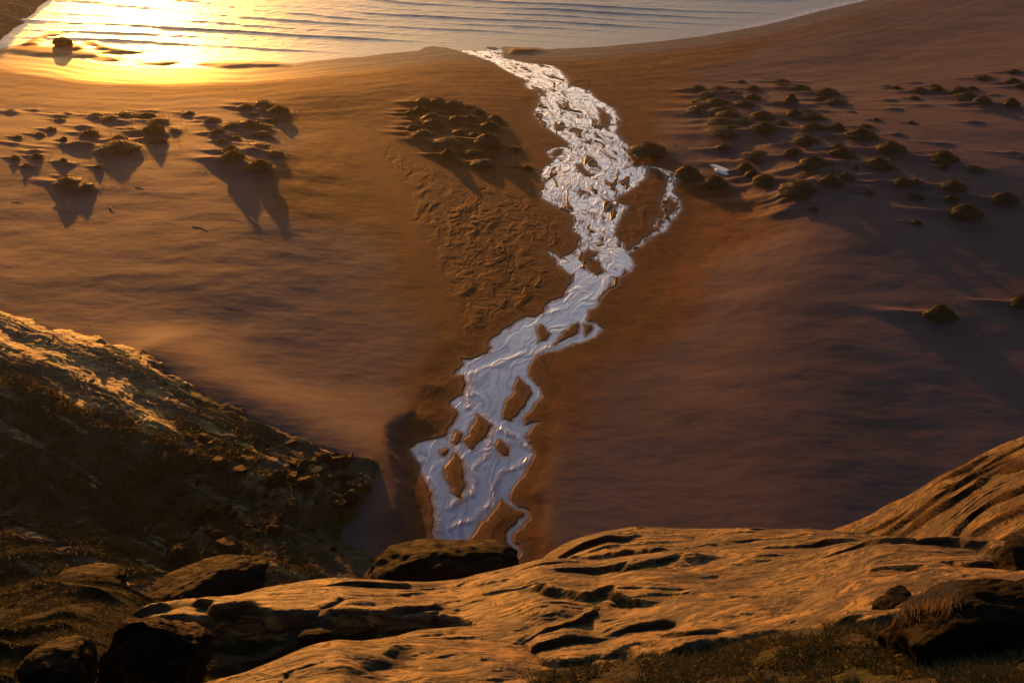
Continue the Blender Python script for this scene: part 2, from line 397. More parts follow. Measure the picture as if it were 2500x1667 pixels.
T_MID = [(1035,260,40,10),(1068,262,40,12),(1107,268,50,12),(1005,285,30,14),(1026,277,36,12),(1142,274,45,12),(1166,285,45,14),(1208,302,40,16),(1053,300,50,16),(1059,313,50,16),
    (1008,319,30,12),(1115,300,35,12),(1148,300,40,14),(1196,319,50,18),(1032,336,52,12),(1160,338,28,12),(1125,330,38,9),(1193,359,65,26),(1095,387,36,22),(1095,358,70,12),(1157,380,40,10),
    (1178,409,55,12),(1288,415,25,8),(1256,368,35,6),(1072,281,30,8)]
T_RIGHT = [(1706,226,30,9),(1760,230,60,12),(1730,241,45,9),(1840,222,35,9),(1718,258,50,10),(1754,264,55,14),(1838,246,40,14),(1790,238,55,10),(1820,264,50,14),(1715,279,60,16),
    (1769,282,65,16),(1781,299,60,16),(1864,297,55,18),(1835,283,16,6),(1820,309,60,10),(1766,316,70,12),(1784,333,85,14),(1870,328,60,20),(1769,370,38,14),(1855,393,80,14),
    (1820,420,30,20),(1835,440,30,20),(1870,458,58,22),(1810,203,20,5),(1910,205,40,7),(1910,218,42,10),(1952,224,55,12),(2023,236,50,14),(2045,258,50,12),(1931,260,34,24),(2008,248,35,10),
    (1940,292,36,16),(1910,307,30,9),(1970,280,50,7),(1985,296,60,12),(1991,326,65,18),(2044,322,35,16),(2107,344,66,24),(2116,314,30,7),(2140,296,16,5),(2226,303,16,5),
    (1973,355,58,17),(1940,385,48,17),(2047,369,34,10),(2056,388,56,20),(1990,419,70,26),(2088,416,14,8),(2149,416,62,23),(2178,381,66,26),(2307,401,62,22),(2304,378,25,6),(2384,419,40,7),
    (2068,442,36,14),(1985,444,65,12),(2029,461,52,22),(2205,462,42,20),(2235,460,25,12),(2304,413,25,6),(2330,474,58,24),(1960,484,98,30),(2239,489,38,10),(2323,496,36,14),
    (2457,504,62,26),(2358,542,78,32),(2239,550,24,9),(2120,477,22,8),(1986,516,24,6)]
T_FARRIGHT = [(2190,218,20,6),(2247,230,36,10),(2289,229,30,10),(2348,232,45,14),(2375,222,25,8),(2402,262,42,17),(2470,265,38,19),(2476,207,30,12),(2283,213,20,5),(2405,196,40,8),
    (2480,181,35,8),(2494,217,30,10),(2367,245,60,12),(2235,244,25,6)]
T_SINGLE = [(1584,384,90,26),(1680,443,62,32),(1745,465,62,28),(2297,792,72,38),(2494,760,50,32)]
PATCH = [(T_FARLEFT, 'in sparse patch at left edge'), (T_LEFT, 'in compact patch left of the round patch'),
    (T_MID, 'in round patch beside the stream'), (T_RIGHT, 'in big patch right of the stream'), (T_FARRIGHT, 'in small patch at upper right')]
TUSSOCKS = []
def ordinal(n):
    return {1:'first',2:'second',3:'third',4:'fourth',5:'fifth'}.get(n, '%d%s' % (n, 'th' if 10 < n % 100 < 20 else {1:'st',2:'nd',3:'rd'}.get(n % 10, 'th')))
for lst, where in PATCH:
    order = sorted(lst)
    big = sorted(lst, key=lambda t: -t[2]*t[3])
    for t in lst:
        k = big.index(t)
        size = 'largest' if k == 0 else 'second largest' if k == 1 else ''
        look = 'steep domed' if t[3] > .38*t[2] else 'low flat' if t[3] < .24*t[2] else 'rounded'
        sz = 'big' if t[2] >= 55 else 'medium' if t[2] >= 34 else 'small'
        where2 = where
        if size: lab = f'{size} {look} grass tussock {where2}'
        else: lab = f'{sz} {look} tussock, {ordinal(order.index(t)+1)} from left {where2}'
        TUSSOCKS.append((t, lab))
for t, lab in zip(T_SINGLE, ['long low dark tussock touching the right bank of the stream', 'steep dark tussock just left of the split pair below the white flotsam', 'domed dark tussock casting a long shadow below the white flotsam',
    'lone dark domed tussock on the empty sand at the right', 'dark tussock cut by the right edge of the picture on empty sand']):
    TUSSOCKS.append((t, lab))
places = []
tp = np.array([t for t, _ in TUSSOCKS], float)
TX, TY, TZ = on_sand(tp[:,0], tp[:,1])
rng = np.random.default_rng(5)
for i in range(len(tp)):
    m = mpx(tp[i,1]); a = tp[i,2]*m*.5; h = tp[i,3]*m*1.08
    b = a*rng.uniform(.75, 1.0)
    places.append((TX[i], TY[i]+b*.5, a, b, h))
    MOUNDS.append((TX[i], TY[i]+b*.5, a, b, .5*h, .26*h+.08))
# sand drift humps without grass between the tussocks
for k in range(70):
    if k < 22: px, py = rng.uniform(10, 440), rng.uniform(270, 420)
    elif k < 32: px, py = rng.uniform(500, 700), rng.uniform(280, 400)
    else: px, py = rng.uniform(1900, 2500), rng.uniform(190, 520)
    X_, Y_, _ = on_sand(px, py); a = rng.uniform(.6, 1.7)
    MOUNDS.append((float(X_), float(Y_), a, a*.6, rng.uniform(.15, .4), .12))

# ------------------------------------------------------------------ the sand sheet
pxs = np.concatenate([-np.geomspace(9000, 420, 30)+400-20, np.linspace(-380, -8, 90), np.linspace(0, 2500, 1500), np.linspace(2508, 2880, 90), np.geomspace(420, 9000, 30)+2480])
pys = np.concatenate([np.array([-764,-760,-750,-735,-710,-670,-620,-560,-500,-440,-380,-320,-270]), np.linspace(-230, -4, 90), np.linspace(0, 1420, 1050), np.linspace(1440, 2600, 40)])
PX, PY = np.meshgrid(pxs, pys)
GX, GY = to_plane(PX, PY, 0.0)
GZ = sand_h(GX, GY, True)
cd = sdist(CHAN, GX, GY)
# stream bed
sm = (cd > -14)
S = np.full(GX.shape, -9.0)
sx, sy = GX[sm], GY[sm]
jx = sx + .28*fbm(sx*.9, sy*.6, 3, 71); jy = sy + .5*fbm(sx*.7+5, sy*.5, 3, 72)
s = sdist(STREAMP, jx, jy)
for isl in ISLES: s = np.minimum(s, -sdist(isl, jx, jy, 3))
s = np.maximum(s, branch_field(jx, jy))
S[sm] = s
dd = shore_d(GX, GY)
_, ZC, _ = base_h(GX, GY)
WL = ZC - .02
up = sst(86, 118, GY)                                      # far reach: a tangle of thin braids; near reach: broad smooth sheets
CL = wpoly([(1060,90),(1140,120),(1250,160),(1340,210),(1400,280),(1430,340),(1450,400),(1440,470),(1450,540),(1440,600),(1465,680),(1420,740),(1340,800),(1270,850),(1205,900),(1190,980),(1165,1060),(1130,1150),(1120,1230),(1110,1420)])
ws = S > -2.5
fx_, fy_ = GX[ws], GY[ws]
wsum = np.zeros(fx_.shape); along = np.zeros(fx_.shape); cross = np.zeros(fx_.shape); acc = 0.0
for (x0, y0), (x1, y1) in zip(CL[:-1], CL[1:]):            # arc length and side offset, blended between neighbouring reaches
    L_ = math.hypot(x1-x0, y1-y0); ux, uy = (x1-x0)/L_, (y1-y0)/L_
    t_ = (fx_-x0)*ux + (fy_-y0)*uy; c_ = (fx_-x0)*uy - (fy_-y0)*ux
    q_ = np.hypot(t_-np.clip(t_, 0, L_), c_); w_ = 1/(q_+.6)**6
    wsum += w_; along += w_*(acc+t_); cross += w_*c_; acc += L_
AL = np.zeros(GX.shape); CR = np.zeros(GX.shape); AL[ws] = along/wsum; CR[ws] = cross/wsum
ax = CR + 1.3*fbm(GX*.30, GY*.16, 3, 81) + .35*noise(GX*1.1, GY*.5, 84); ay = AL + 2.0*fbm(GX*.3+4, GY*.2, 2, 82)
r1 = np.abs(fbm(ax*.62, ay*.13, 3, 83)); r2 = np.abs(noise(ax*1.35, ay*.26, 86)); r3 = np.abs(noise(ax*.8+ay*.10, ay*.12, 89))
rib = np.exp(-(r1/.055)**2)*.95 + np.exp(-(r2/.075)**2)*.9 + np.exp(-(r3/.05)**2)*.75
patch = sst(.20, .32, fbm(ax*.60, ay*.13, 2, 92))          # long bars of sand between the strands
bed = WL - .10*sst(0, .5, S) - .22*(1-up)*sst(.1, 1.4, S) + up*(.092*np.clip(rib, 0, 1.1) + .14*patch)*sst(.05, .3, S)  # near reach dug deeper to carry the painted sky blue
bank = np.maximum(WL + .05 + .05*sst(0, 1.2, -S), ZC + .03)
kq = .22 + .78*sst(.3, -2.5, cd) + .3*sst(100, 112, GY)*sst(-2.5, .3, cd)
GZ = np.where(S > 0, bed, WL + .035*sst(0, .15, -S)*sst(6, 3, -S) + (GZ-WL)*(sst(0, 2.2, -S)*kq + (1-kq)*sst(1.0, 4, -S)))
wd = sdist(WETP, GX + 5*noise(GX*.08, GY*.08, 61) + 1.2*noise(GX*.5, GY*.4, 62), GY + 6*noise(GX*.07, GY*.07, 63))
wet = sst(-4, 2.5, wd); wet = np.maximum(wet, sst(-2, 0, cd))
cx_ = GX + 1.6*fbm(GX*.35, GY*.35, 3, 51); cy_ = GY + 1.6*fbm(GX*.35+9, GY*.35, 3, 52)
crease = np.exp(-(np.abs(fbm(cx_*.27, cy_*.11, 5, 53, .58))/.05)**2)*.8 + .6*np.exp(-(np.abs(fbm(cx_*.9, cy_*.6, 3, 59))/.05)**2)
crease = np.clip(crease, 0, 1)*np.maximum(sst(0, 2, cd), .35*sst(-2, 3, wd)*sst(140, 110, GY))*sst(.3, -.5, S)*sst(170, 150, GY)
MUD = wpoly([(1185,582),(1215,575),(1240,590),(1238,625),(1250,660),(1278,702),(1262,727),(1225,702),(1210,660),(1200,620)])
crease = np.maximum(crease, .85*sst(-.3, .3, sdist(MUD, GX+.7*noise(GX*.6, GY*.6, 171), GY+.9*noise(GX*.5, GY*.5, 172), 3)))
film = np.maximum(sst(.42, .12, GZ)*sst(25, 0, dd), sst(-.9, 0, S))
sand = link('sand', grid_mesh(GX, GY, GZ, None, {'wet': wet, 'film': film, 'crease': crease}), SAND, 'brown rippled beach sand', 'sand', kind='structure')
rip = .006*noise(GX*1.1, GY*.8, 97)
dep = sst(.0, .085, WL - bed)*sst(-.05, .12, S)
dep = dep*(1 - (1-up)*.4*np.exp(-(np.abs(fbm(ax*.30, ay*.06, 4, 151))/.07)**2))
ripple = np.clip(.36*up + .03 + .46*np.exp(-(np.abs(fbm(ax*.36, ay*.07, 3, 153))/.10)**2) + .35*up*sst(.1, .4, noise(GX*.15, GY*.12, 155)), 0, 1)
RIFFLES = [wpoly(p) for p in ([(1086,1083),(1110,1110),(1135,1145),(1160,1180),(1155,1215),(1120,1240),(1098,1258)], [(1302,1125),(1270,1150),(1225,1170),(1205,1200),(1198,1250),(1160,1285),(1105,1302)],
    [(1045,1190),(1062,1245),(1068,1310)], [(1180,1030),(1207,1060),(1260,1085),(1300,1118)], [(1205,1060),(1195,1110),(1160,1165)], [(1140,960),(1150,930),(1240,892),(1340,862),(1400,830)],
    [(1148,1010),(1143,950)], [(1100,1400),(1150,1330)], [(1330,820),(1290,790),(1380,760),(1440,700)])]
rf = np.zeros(GX.shape)
for p_ in RIFFLES: rf[ws] = np.maximum(rf[ws], np.exp(-(poly_dist(p_, fx_ + .5*noise(fx_*.6, fy_*.5, 196), fy_ + .7*noise(fx_*.5, fy_*.4, 197))/.38)**2))
ripple = np.clip(ripple*(.55+.45*up) + .5*rf*(1-up), 0, 1); dep = dep*(1-.35*rf*(1-up))
link('stream_water', grid_mesh(GX, GY, WL + rip, (S > -.6) & (GY < 215), {'depth': dep, 'ripple': ripple, 'sky_blue': sst(.10, .28, WL - bed)*(1-.5*rf), 'flow': np.abs(noise(ax*1.5, ay*.35, 191)) + .5*np.abs(noise(ax*3, ay*.9, 192))}), STREAM, 'shallow braided stream reflecting the pale sky', 'stream', kind='structure')

# ------------------------------------------------------------------ the sea
spx = np.concatenate([-np.geomspace(9000, 300, 40)+290, np.linspace(0, 2300, 1500), np.geomspace(10, 7000, 50)+2300])
spy = np.concatenate([np.array([-766.2,-765.5,-764,-761,-756,-748,-735,-715,-690,-655,-610,-560,-510,-460,-410,-360,-320]), np.linspace(-290, -6, 140), np.linspace(-4, 185, 420)])
PX2, PY2 = np.meshgrid(spx, spy)
SX, SY = to_plane(PX2, PY2, 0.0)
sd = -shore_d(SX, SY)
fade = sst(1, 16, sd)
ph = (SY + .06*SX + 5*noise(SX*.014, SY*.025, 101) + 1.3*noise(SX*.06, SY*.1, 105))/(7.5+2*noise(SX*.006, SY*.01, 107))
cr = (.5+.5*np.cos(2*math.pi*ph))**5
amp = .15+1.9*np.clip(noise(SX*.03+7, ph*.9, 111)+.25, 0, 1)
far = sst(500, 250, SY)
SZ = far*fade*(.22*cr*amp + .07*fbm(SX*.22, SY*.6, 5, 103) + .03*noise(SX*.9, SY*2.0, 109)) + .004*noise(SX*.5, SY*.6, 108)
foam = sst(-.6, .3, sd)*sst(3.2, .8, sd + 1.5*noise(SX*.12, SY*.2, 161))*sst(20, 60, SX) + sst(-62, -72, SX)*sst(7, 2, sd)*sst(-1, 1, sd)
link('sea_water', grid_mesh(SX, SY, SZ, sd > -22, {'foam': foam}), SEA, 'rippled sea water glittering in low sun', 'sea', kind='structure')

# ------------------------------------------------------------------ headland at the far left and the rocky spur
hx, hy = np.meshgrid(np.linspace(-900, 260, 300), np.linspace(-220, 130, 160))
HX, HY = to_plane(hx, hy, 0)
hd = sdist(HEADP, HX + 2*noise(HX*.1, HY*.1, 121), HY + 3*noise(HX*.1, HY*.1, 122))
HZ = -.6 + 5.5*sst(-1.5, 24, hd) + .16*np.clip(hd, 0, 80) + (.9*fbm(HX*.07, HY*.05, 5, 123) + .35*np.abs(fbm(HX*.3, HY*.2, 4, 124)))*sst(-1, 10, hd)
link('headland', grid_mesh(HX, HY, HZ, hd > -3, {'moss': np.full(HX.shape, .55)}), ROCK_FAR, 'low brown headland at the far left of the bay', 'headland', kind='structure')

lx, ly = np.meshgrid(np.linspace(-700, 1000, 1150), np.linspace(600, 1880, 860))
LX, LY = to_plane(lx, ly, 1.5)
ld = sdist(ROCKB, LX + 1.4*noise(LX*.3, LY*.3, 131) + .5*noise(LX*1.1, LY*1.1, 132), LY + 1.4*noise(LX*.3, LY*.3, 133) + .4*noise(LX*1.2, LY*1.2, 134))
sb = sand_h(LX, LY)
leftness = sst(-12, -45, LX)
ga = .87*LX - .5*LY; gb = .5*LX + .87*LY               # along and across the spur
crest_w = 5.5 + 8*leftness
rise = (1.6+3.2*leftness)*(1-np.exp(-np.clip(ld, 0, None)/(crest_w*.5)))
fall = .30*np.clip(ld-crest_w, 0, None)
q = (ld + 1.2*fbm(ga*.045, gb*.25, 4, 136))/1.7
fr = q-np.floor(q)
step = .5*(sst(0, .10, fr)-fr)*sst(-.35, .1, noise(ga*.06, gb*.4, 137))
q2 = (ld + .7*fbm(ga*.06, gb*.4, 3, 138))/.62; f2 = q2-np.floor(q2)
step2 = .15*(sst(0, .14, f2)-f2)
rough = .55*fbm(ga*.045, gb*.16, 5, 139) + .10*fbm(ga*.25, gb*.9, 4, 141)
scree = sst(-36, -22, LX)*sst(2, 7, ld)
lump = scree*.35*fbm(LX*.5, LY*.6, 4, 145)
lz = sb - .25 + sst(-.2, .5, ld)*.35 + rise - fall + (step*(1-.6*scree) + step2*(1-scree))*sst(0, 1.5, ld) + rough*sst(0, 3, ld) + lump
lz = np.where(ld < 0, sb - .25 + np.clip(ld, -1, 0)*.8, lz)
lm = sst(crest_w*.5, crest_w*1.05, ld + 2.2*noise(ga*.06, gb*.25, 143))*(1-.2*scree)
lm = np.maximum(lm, .95*sst(-36, -24, LX)); lm = np.clip(1.15*lm - (.25+.6*sst(crest_w*2.2, crest_w*1.2, ld))*sst(.22, .36, fbm(ga*.07, gb*.7, 3, 147)), 0, 1.1)
link('rocky_spur', grid_mesh(LX, LY, lz, ld > -1.2, {'moss': lm}), ROCK_FAR, 'rocky spur with pale slabs and green moss at the left', 'rocky slope', kind='structure')
def near_xy(XX, YY, ZZ, x, y):
    i = np.argmin((XX-x)**2+(YY-y)**2); return ZZ.ravel()[i]

# ------------------------------------------------------------------ near rock shelves
def blades(points, length, width, lean=.6, seed=1, sun=0):
    g = np.random.default_rng(seed); n = len(points)
    P = np.asarray(points, float)
    ang = g.uniform(0, 2*math.pi, n); L = length*g.uniform(.5, 1.25, n); Wd = width*g.uniform(.7, 1.3, n)
    tilt = g.normal(0, lean, (n, 2))*L[:, None]
    side = np.stack([np.cos(ang), np.sin(ang), np.zeros(n)], -1)*Wd[:, None]
    mid = P + np.stack([tilt[:,0]*.35, tilt[:,1]*.35, L*.6], -1)
    tip = P + np.stack([tilt[:,0], tilt[:,1], L*.9], -1)
    co = np.stack([P-side, P+side, mid+side*.6, mid-side*.6, tip], 1).reshape(-1, 3)
    b = np.arange(n)[:, None]*5
    tri = np.concatenate([b+np.array([[0,1,2]]), b+np.array([[0,2,3]]), b+np.array([[3,2,4]])], 0)
    return co, tri
def shelf(name, rows, slope, seed, hollow=.7, label='', moss=0., xstep=2.2, near=None, terr=1.0, floorslope=.5, deep=9.0):
    """rows: photo x, crest y, distance m, y where the tread ends.  A slab of rock whose top dips away from the viewer."""
    a = np.array(rows, float)
    px = np.arange(a[0,0], a[-1,0]+.1, xstep)
    kpy = np.interp(px, a[:,0], a[:,1]); Rr = np.interp(px, a[:,0], a[:,2]); kp2 = np.interp(px, a[:,0], a[:,3])
    def sm(v, n): 
        k = np.hanning(n+2)[1:-1]; k /= k.sum(); return np.convolve(np.pad(v, n//2, mode='edge'), k, 'valid')[:len(v)]
    kpy = sm(kpy, 15); kp2 = sm(kp2, 31); Rr = sm(Rr, 41)
    dx, dy, dz = ray(px, kpy); tA = -dz/np.hypot(dx, dy); th = np.arctan2(dx, dy)
    e = ray(px, kp2); tB = -e[2]/np.hypot(e[0], e[1])
    T = Rr*(1-(tA-slope)/(tB-slope)); T = np.clip(T, .1, None)
    zR = CAMH - tA*Rr
    nn = near or 7.0
    sv = np.concatenate([-np.linspace(nn, 0, 620)[:-1], np.linspace(0, 1.2, 90), np.linspace(1.25, deep, 60)])
    S_, I = np.meshgrid(sv, np.arange(len(px)), indexing='ij')
    Rg, Tg, zg, thg = Rr[I], T[I], zR[I], th[I]
    r = Rg + S_; X = r*np.sin(thg); Y = r*np.cos(thg)
    Tn = Tg*(1+.18*noise(X*.7, Y*.3, seed)) + .15*fbm(X*1.6, Y*.8, 3, seed+1)
    s_ = S_
    z = np.where(s_ > 0, zg - slope*s_ - .42*s_**2, zg - slope*s_)
    over = np.clip(-s_-Tn, 0, None)
    hol = hollow*(1+.5*noise(X*.5, Y*.4, seed+9))
    z = z - np.minimum(over*3.0, hol*sst(0, hol/3*2.2+.01, over)) - (slope-floorslope)*over
    # inner strata: treads with small risers that face the viewer
    t = (-s_ + 1.7*fbm(X*.22, Y*.4, 4, seed+2) + .05*X)/1.15
    f = t-np.floor(t); kx = sst(-.15, .3, noise(X*.35, Y*.8+np.floor(t)*3.1, seed+3))
    dn = sst(.82, 1.0, f)
    z = z + terr*(.27*(f*.9 - dn*.9))*kx*sst(-.05, .35, -s_)
    t2 = (-s_ + .5*fbm(X*.5, Y*.9, 3, seed+4))/.31; f2 = t2-np.floor(t2)
    z = z + terr*.045*(f2 - sst(.7, 1, f2))*sst(-.1, .3, noise(X*.8, Y*1.2, seed+5))
    z = z + .26*fbm(X*.38, Y*.6, 3, seed+6)*sst(.0, 1.0, np.abs(s_)) + .042*fbm(X*.75+Y*.5, Y*3.8, 5, seed+7, .5) + .012*fbm(X*7, Y*12, 3, seed+8)
    z = np.where(s_ > 2.5, z - 1.5*(s_-2.5)**1.2, z); z = np.maximum(z, 0.5)
    ms = moss + 1.3*sst(.15, .8, over)*(hollow > 0) + .55*sst(.05, .3, dn*kx)
    me = grid_mesh(X, Y, z, None, {'moss': np.clip(ms, 0, 1.2)})
    o = link(name, me, ROCK_NEAR, label, 'rock shelf', kind='structure')
    return o, X, Y, z, ms, S_
SH = {}
SH['hill'] = shelf('rock_shelf', [(1860,1375,23,1700),(1960,1330,23,1700),(2050,1296,23,1700),(2130,1265,23,1700),(2200,1228,23,1700),(2250,1200,23,1700),(2300,1166,23,1700),(2350,1143,23,1700),(2400,1112,23.5,1700),(2450,1086,24,1700),(2500,1068,24,1700),
    (2620,1030,24,1700),(2800,1000,24,1700)], .30, 201, 0, 'sloping rock shelf rising at the right edge', .42, near=8, terr=1.0)
SH['mid'] = shelf('rock_shelf', [(1180,1470,19,1480),(1290,1400,19,1404),(1330,1362,19,1372),(1370,1337,19,1362),(1420,1315,19,1352),(1480,1300,19,1345),(1560,1293,19,1342),(1700,1296,19,1344),(1850,1297,19,1338),(1960,1293,19,1336),(2060,1300,19,1330),(2200,1322,19,1345),(2400,1350,19,1380)],
    .58, 231, .5, 'rock shelf at the lip of the cliff, right of the dark boulder', .1, near=6)
SH['main'] = shelf('rock_shelf', [(200,1640,14.5,1660),(300,1530,15,1545),(330,1505,15,1530),(370,1487,15,1515),(460,1468,15,1500),(580,1457,15,1490),(710,1434,15,1484),(842,1421,15,1484),(960,1427,15,1500),(1050,1429,15,1510),(1125,1424,15,1520),(1185,1405,15,1530),
    (1260,1388,15,1560),(1320,1370,15,1620),(1380,1367,15,1620),(1470,1371,15,1600),(1570,1357,15,1600),(1700,1349,15,1600),(1990,1345,15,1560),(2150,1321,15,1520),(2310,1321,15,1480),(2465,1329,15,1470),(2600,1335,15,1470),(2800,1340,15,1470)],
    .60, 261, .75, 'broad golden rock slab across the foreground', 0., near=9)
SH['near'] = shelf('rock_shelf', [(-100,1760,10.5,1900),(200,1740,10.5,1900),(420,1710,10.5,1900),(540,1672,10.5,1900),(640,1640,10.5,1800),(760,1603,10.5,1760),(830,1588,10.5,1760),(920,1583,10.8,1760),(1040,1557,11,1760),(1150,1548,11.2,1760),(1260,1525,11.5,1760),(1370,1500,12,1750),(1450,1482,12.3,1700),
    (1540,1466,12.6,1660),(1650,1452,12.8,1640),(1760,1450,12.8,1620),(1900,1470,12.6,1600),(2050,1500,12.4,1580),(2150,1540,12,1580),(2300,1600,12,1640),(2500,1640,12,1680),(2800,1660,12,1700)],
    .62, 291, .6, 'nearest rock slab along the bottom of the picture', 0., near=6)
SH['moss_left'] = shelf('mossy_bank', [(-500,1430,17,1900),(-100,1436,17,1900),(0,1450,17,1900),(60,1432,17,1900),(120,1418,17,1900),(200,1428,17,1900),(300,1446,17,1900),(350,1465,17,1900),(430,1500,17,1900),(560,1560,17,1900),(700,1600,17,1900)],
    .52, 321, 0, 'green mossy bank at the lower left corner', 1.0, near=10, terr=1.8)
SH['turf'] = shelf('turf_bank', [(1200,1690,9.3,1900),(1320,1652,9.3,1900),(1450,1640,9.3,1900),(1560,1622,9.3,1900),(1700,1600,9.4,1900),(1800,1585,9.5,1900),(1900,1560,9.6,1900),(2000,1540,9.7,1900),(2100,1530,9.8,1900),(2250,1545,9.8,1900),(2500,1560,9.8,1900),(2800,1560,9.8,1900)],
    .62, 351, 0, 'dark heathery bank at the lower right', .95, near=6, terr=.6)

# grass and plants on the near ground
def cover(name, key, mat, label, n, length, width, smin, smax, seed, lean=.6, test=None):
    o, X, Y, Z, ms, S_ = SH[key]
    g = np.random.default_rng(seed)
    ok = (S_ > smin) & (S_ < smax) & (ms > .6)
    cl = fbm(X*1.2, Y*1.6, 3, seed+3)
    ok &= cl > -.12
    if test is not None: ok &= test(X, Y)
    idx = np.flatnonzero(ok.ravel()); 
    if len(idx) == 0: return
    c = g.choice(idx, n)
    P = np.stack([X.ravel()[c], Y.ravel()[c], Z.ravel()[c]], -1); P[:, :2] += g.normal(0, .02, (n, 2)); P[:, 2] -= .01
    co, tri = blades(P, length, width, lean, seed)
    link(name, raw_mesh(co, tri, smooth=False), mat, label, 'grass', kind='stuff')
cover('moss_grass', 'moss_left', MOSSG, 'short green grass on the mossy bank at the lower left', 60000, .09, .006, -6, .3, 401, 1.1)
cover('hollow_grass', 'main', MOSSG, 'rusty green moss and grass in the hollow of the golden slab', 40000, .07, .006, -6, 0, 402, 1.1)
cover('heath_plants', 'turf', HEATH, 'low heath plants covering the lower right corner', 60000, .06, .011, -3, .2, 403, 1.3)
cover('shelf_grass', 'hill', DRYG, 'brown grass in the cracks of the shelf at the right edge', 16000, .10, .006, -6, 0, 404, 1.2)

# grass over the spur
g = np.random.default_rng(77)
idx = np.flatnonzero(((lm > .55) & (ld > 4) & (fbm(LX*.4, LY*.5, 3, 411) > -.1)).ravel())
c = g.choice(idx, 70000); P = np.stack([LX.ravel()[c]+g.normal(0,.1,len(c)), LY.ravel()[c]+g.normal(0,.1,len(c)), lz.ravel()[c]-.03], -1)
co, tri = blades(P, .38, .03, .9, 412)
link('spur_grass', raw_mesh(co, tri, smooth=False), MOSSG, 'dark green grass growing over the rocky spur', 'grass', kind='stuff')

# ------------------------------------------------------------------ boulders
from mathutils import Vector, noise as mn
import bmesh
def rock_mesh(seed, sub=4, cuts=9, rough=.12, flat=.75, lo=.55, hi=.88, smooth=True):
    bm = bmesh.new(); bmesh.ops.create_icosphere(bm, subdivisions=sub, radius=1)
    g = random.Random(seed); planes = []
    for _ in range(cuts):
        n = Vector((g.gauss(0,1), g.gauss(0,1), g.gauss(0,.8))).normalized(); planes.append((n, g.uniform(lo, hi)))
    off = Vector((seed*3.1, seed*1.7, seed*.9))
    for v in bm.verts:
        p = v.co.copy()
        for n, d in planes:
            k = p.dot(n)-d
            if k > 0: p -= n*k*.9
        q = v.co*1.6+off
        p += v.co*(rough*(mn.fractal(q, 1.0, 2.1, 4)) + rough*.3*mn.fractal(q*4, 1, 2.1, 3))
        p.z *= flat; v.co = p
    me = bpy.data.meshes.new('rock'); bm.to_mesh(me); bm.free()
    for p in me.polygons: p.use_smooth = smooth
    return me
def put_boulder(name, px, py, dist, wpx, hpx, depth, seed, label, cat='boulder', mat=None, rz=0, **k):
    """px,py: centre in the photo; dist: horizontal distance; wpx,hpx its size in the photo"""
    dx, dy, dz = (float(v) for v in ray(px, py)); t = dist/math.hypot(dx, dy)
    zc = t   # depth along the optical axis equals t
    m = zc/F
    o = link(name, rock_mesh(seed, **k), mat or BOULDER, label, cat)
    o.location = (dx*t, dy*t, CAMH+dz*t); o.scale = (wpx*m*.55, depth, hpx*m*.75); o.rotation_euler = (0, 0, rz)
    return o
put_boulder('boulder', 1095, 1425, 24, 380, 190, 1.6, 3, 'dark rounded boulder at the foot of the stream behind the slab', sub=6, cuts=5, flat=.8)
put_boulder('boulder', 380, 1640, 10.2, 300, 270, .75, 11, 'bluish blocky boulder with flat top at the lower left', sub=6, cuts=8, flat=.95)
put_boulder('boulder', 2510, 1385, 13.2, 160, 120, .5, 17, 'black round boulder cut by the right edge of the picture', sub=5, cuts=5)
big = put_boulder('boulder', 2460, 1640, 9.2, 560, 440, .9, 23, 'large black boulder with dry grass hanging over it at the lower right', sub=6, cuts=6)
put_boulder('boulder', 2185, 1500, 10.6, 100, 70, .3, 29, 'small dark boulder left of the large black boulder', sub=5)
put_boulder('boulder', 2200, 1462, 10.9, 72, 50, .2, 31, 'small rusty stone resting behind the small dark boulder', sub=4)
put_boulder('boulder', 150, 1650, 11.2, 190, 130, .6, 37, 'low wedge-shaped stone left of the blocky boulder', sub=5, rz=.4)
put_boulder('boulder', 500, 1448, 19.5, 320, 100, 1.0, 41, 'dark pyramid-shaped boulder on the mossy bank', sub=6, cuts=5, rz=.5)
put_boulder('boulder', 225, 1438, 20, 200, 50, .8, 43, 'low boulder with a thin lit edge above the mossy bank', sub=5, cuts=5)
put_boulder('stone', 770, 1558, 12.6, 90, 36, .2, 47, 'small pale stone lying in the mossy hollow', cat='stone', sub=4)
put_boulder('stone', 1100, 1528, 12.9, 60, 26, .15, 49, 'small bluish stone in the hollow at the middle of the slab', cat='stone', sub=4)
put_boulder('stone', 1925, 1545, 10.8, 90, 50, .2, 53, 'flat bluish stone on the heathery bank', cat='stone', sub=4)
# dry grass fringe over the large boulder
gp = []
for k in range(2600):
    px = random.uniform(2205, 2330); py = 1478-(px-2205)*.33 + random.gauss(0, 9)+(12 if px < 2225 else 0)
    dx, dy, dz = (float(v) for v in ray(px, py)); t = random.uniform(9.0, 9.5)/math.hypot(dx, dy)
    gp.append((dx*t, dy*t, CAMH+dz*t))
gp = np.array(gp); g2 = np.random.default_rng(9); n = len(gp)
L = g2.uniform(.12, .5, n); sd2 = np.stack([np.full(n, .003), np.zeros(n), np.zeros(n)], -1)
d1 = np.stack([g2.normal(-.05, .05, n), g2.normal(-.16, .05, n), .03-L*.15], -1); d2 = np.stack([g2.normal(-.09, .05, n), g2.normal(-.24, .05, n), -L], -1)
co = np.stack([gp-sd2, gp+sd2, gp+d1+sd2, gp+d1-sd2, gp+d2], 1).reshape(-1, 3); b = np.arange(n)[:, None]*5
link('dry_grass_clump', raw_mesh(co, np.concatenate([b+np.array([[0,1,2]]), b+np.array([[0,2,3]]), b+np.array([[3,2,4]])], 0), smooth=False), DRYG, 'clump of dry golden grass hanging over the large black boulder', 'grass clump')

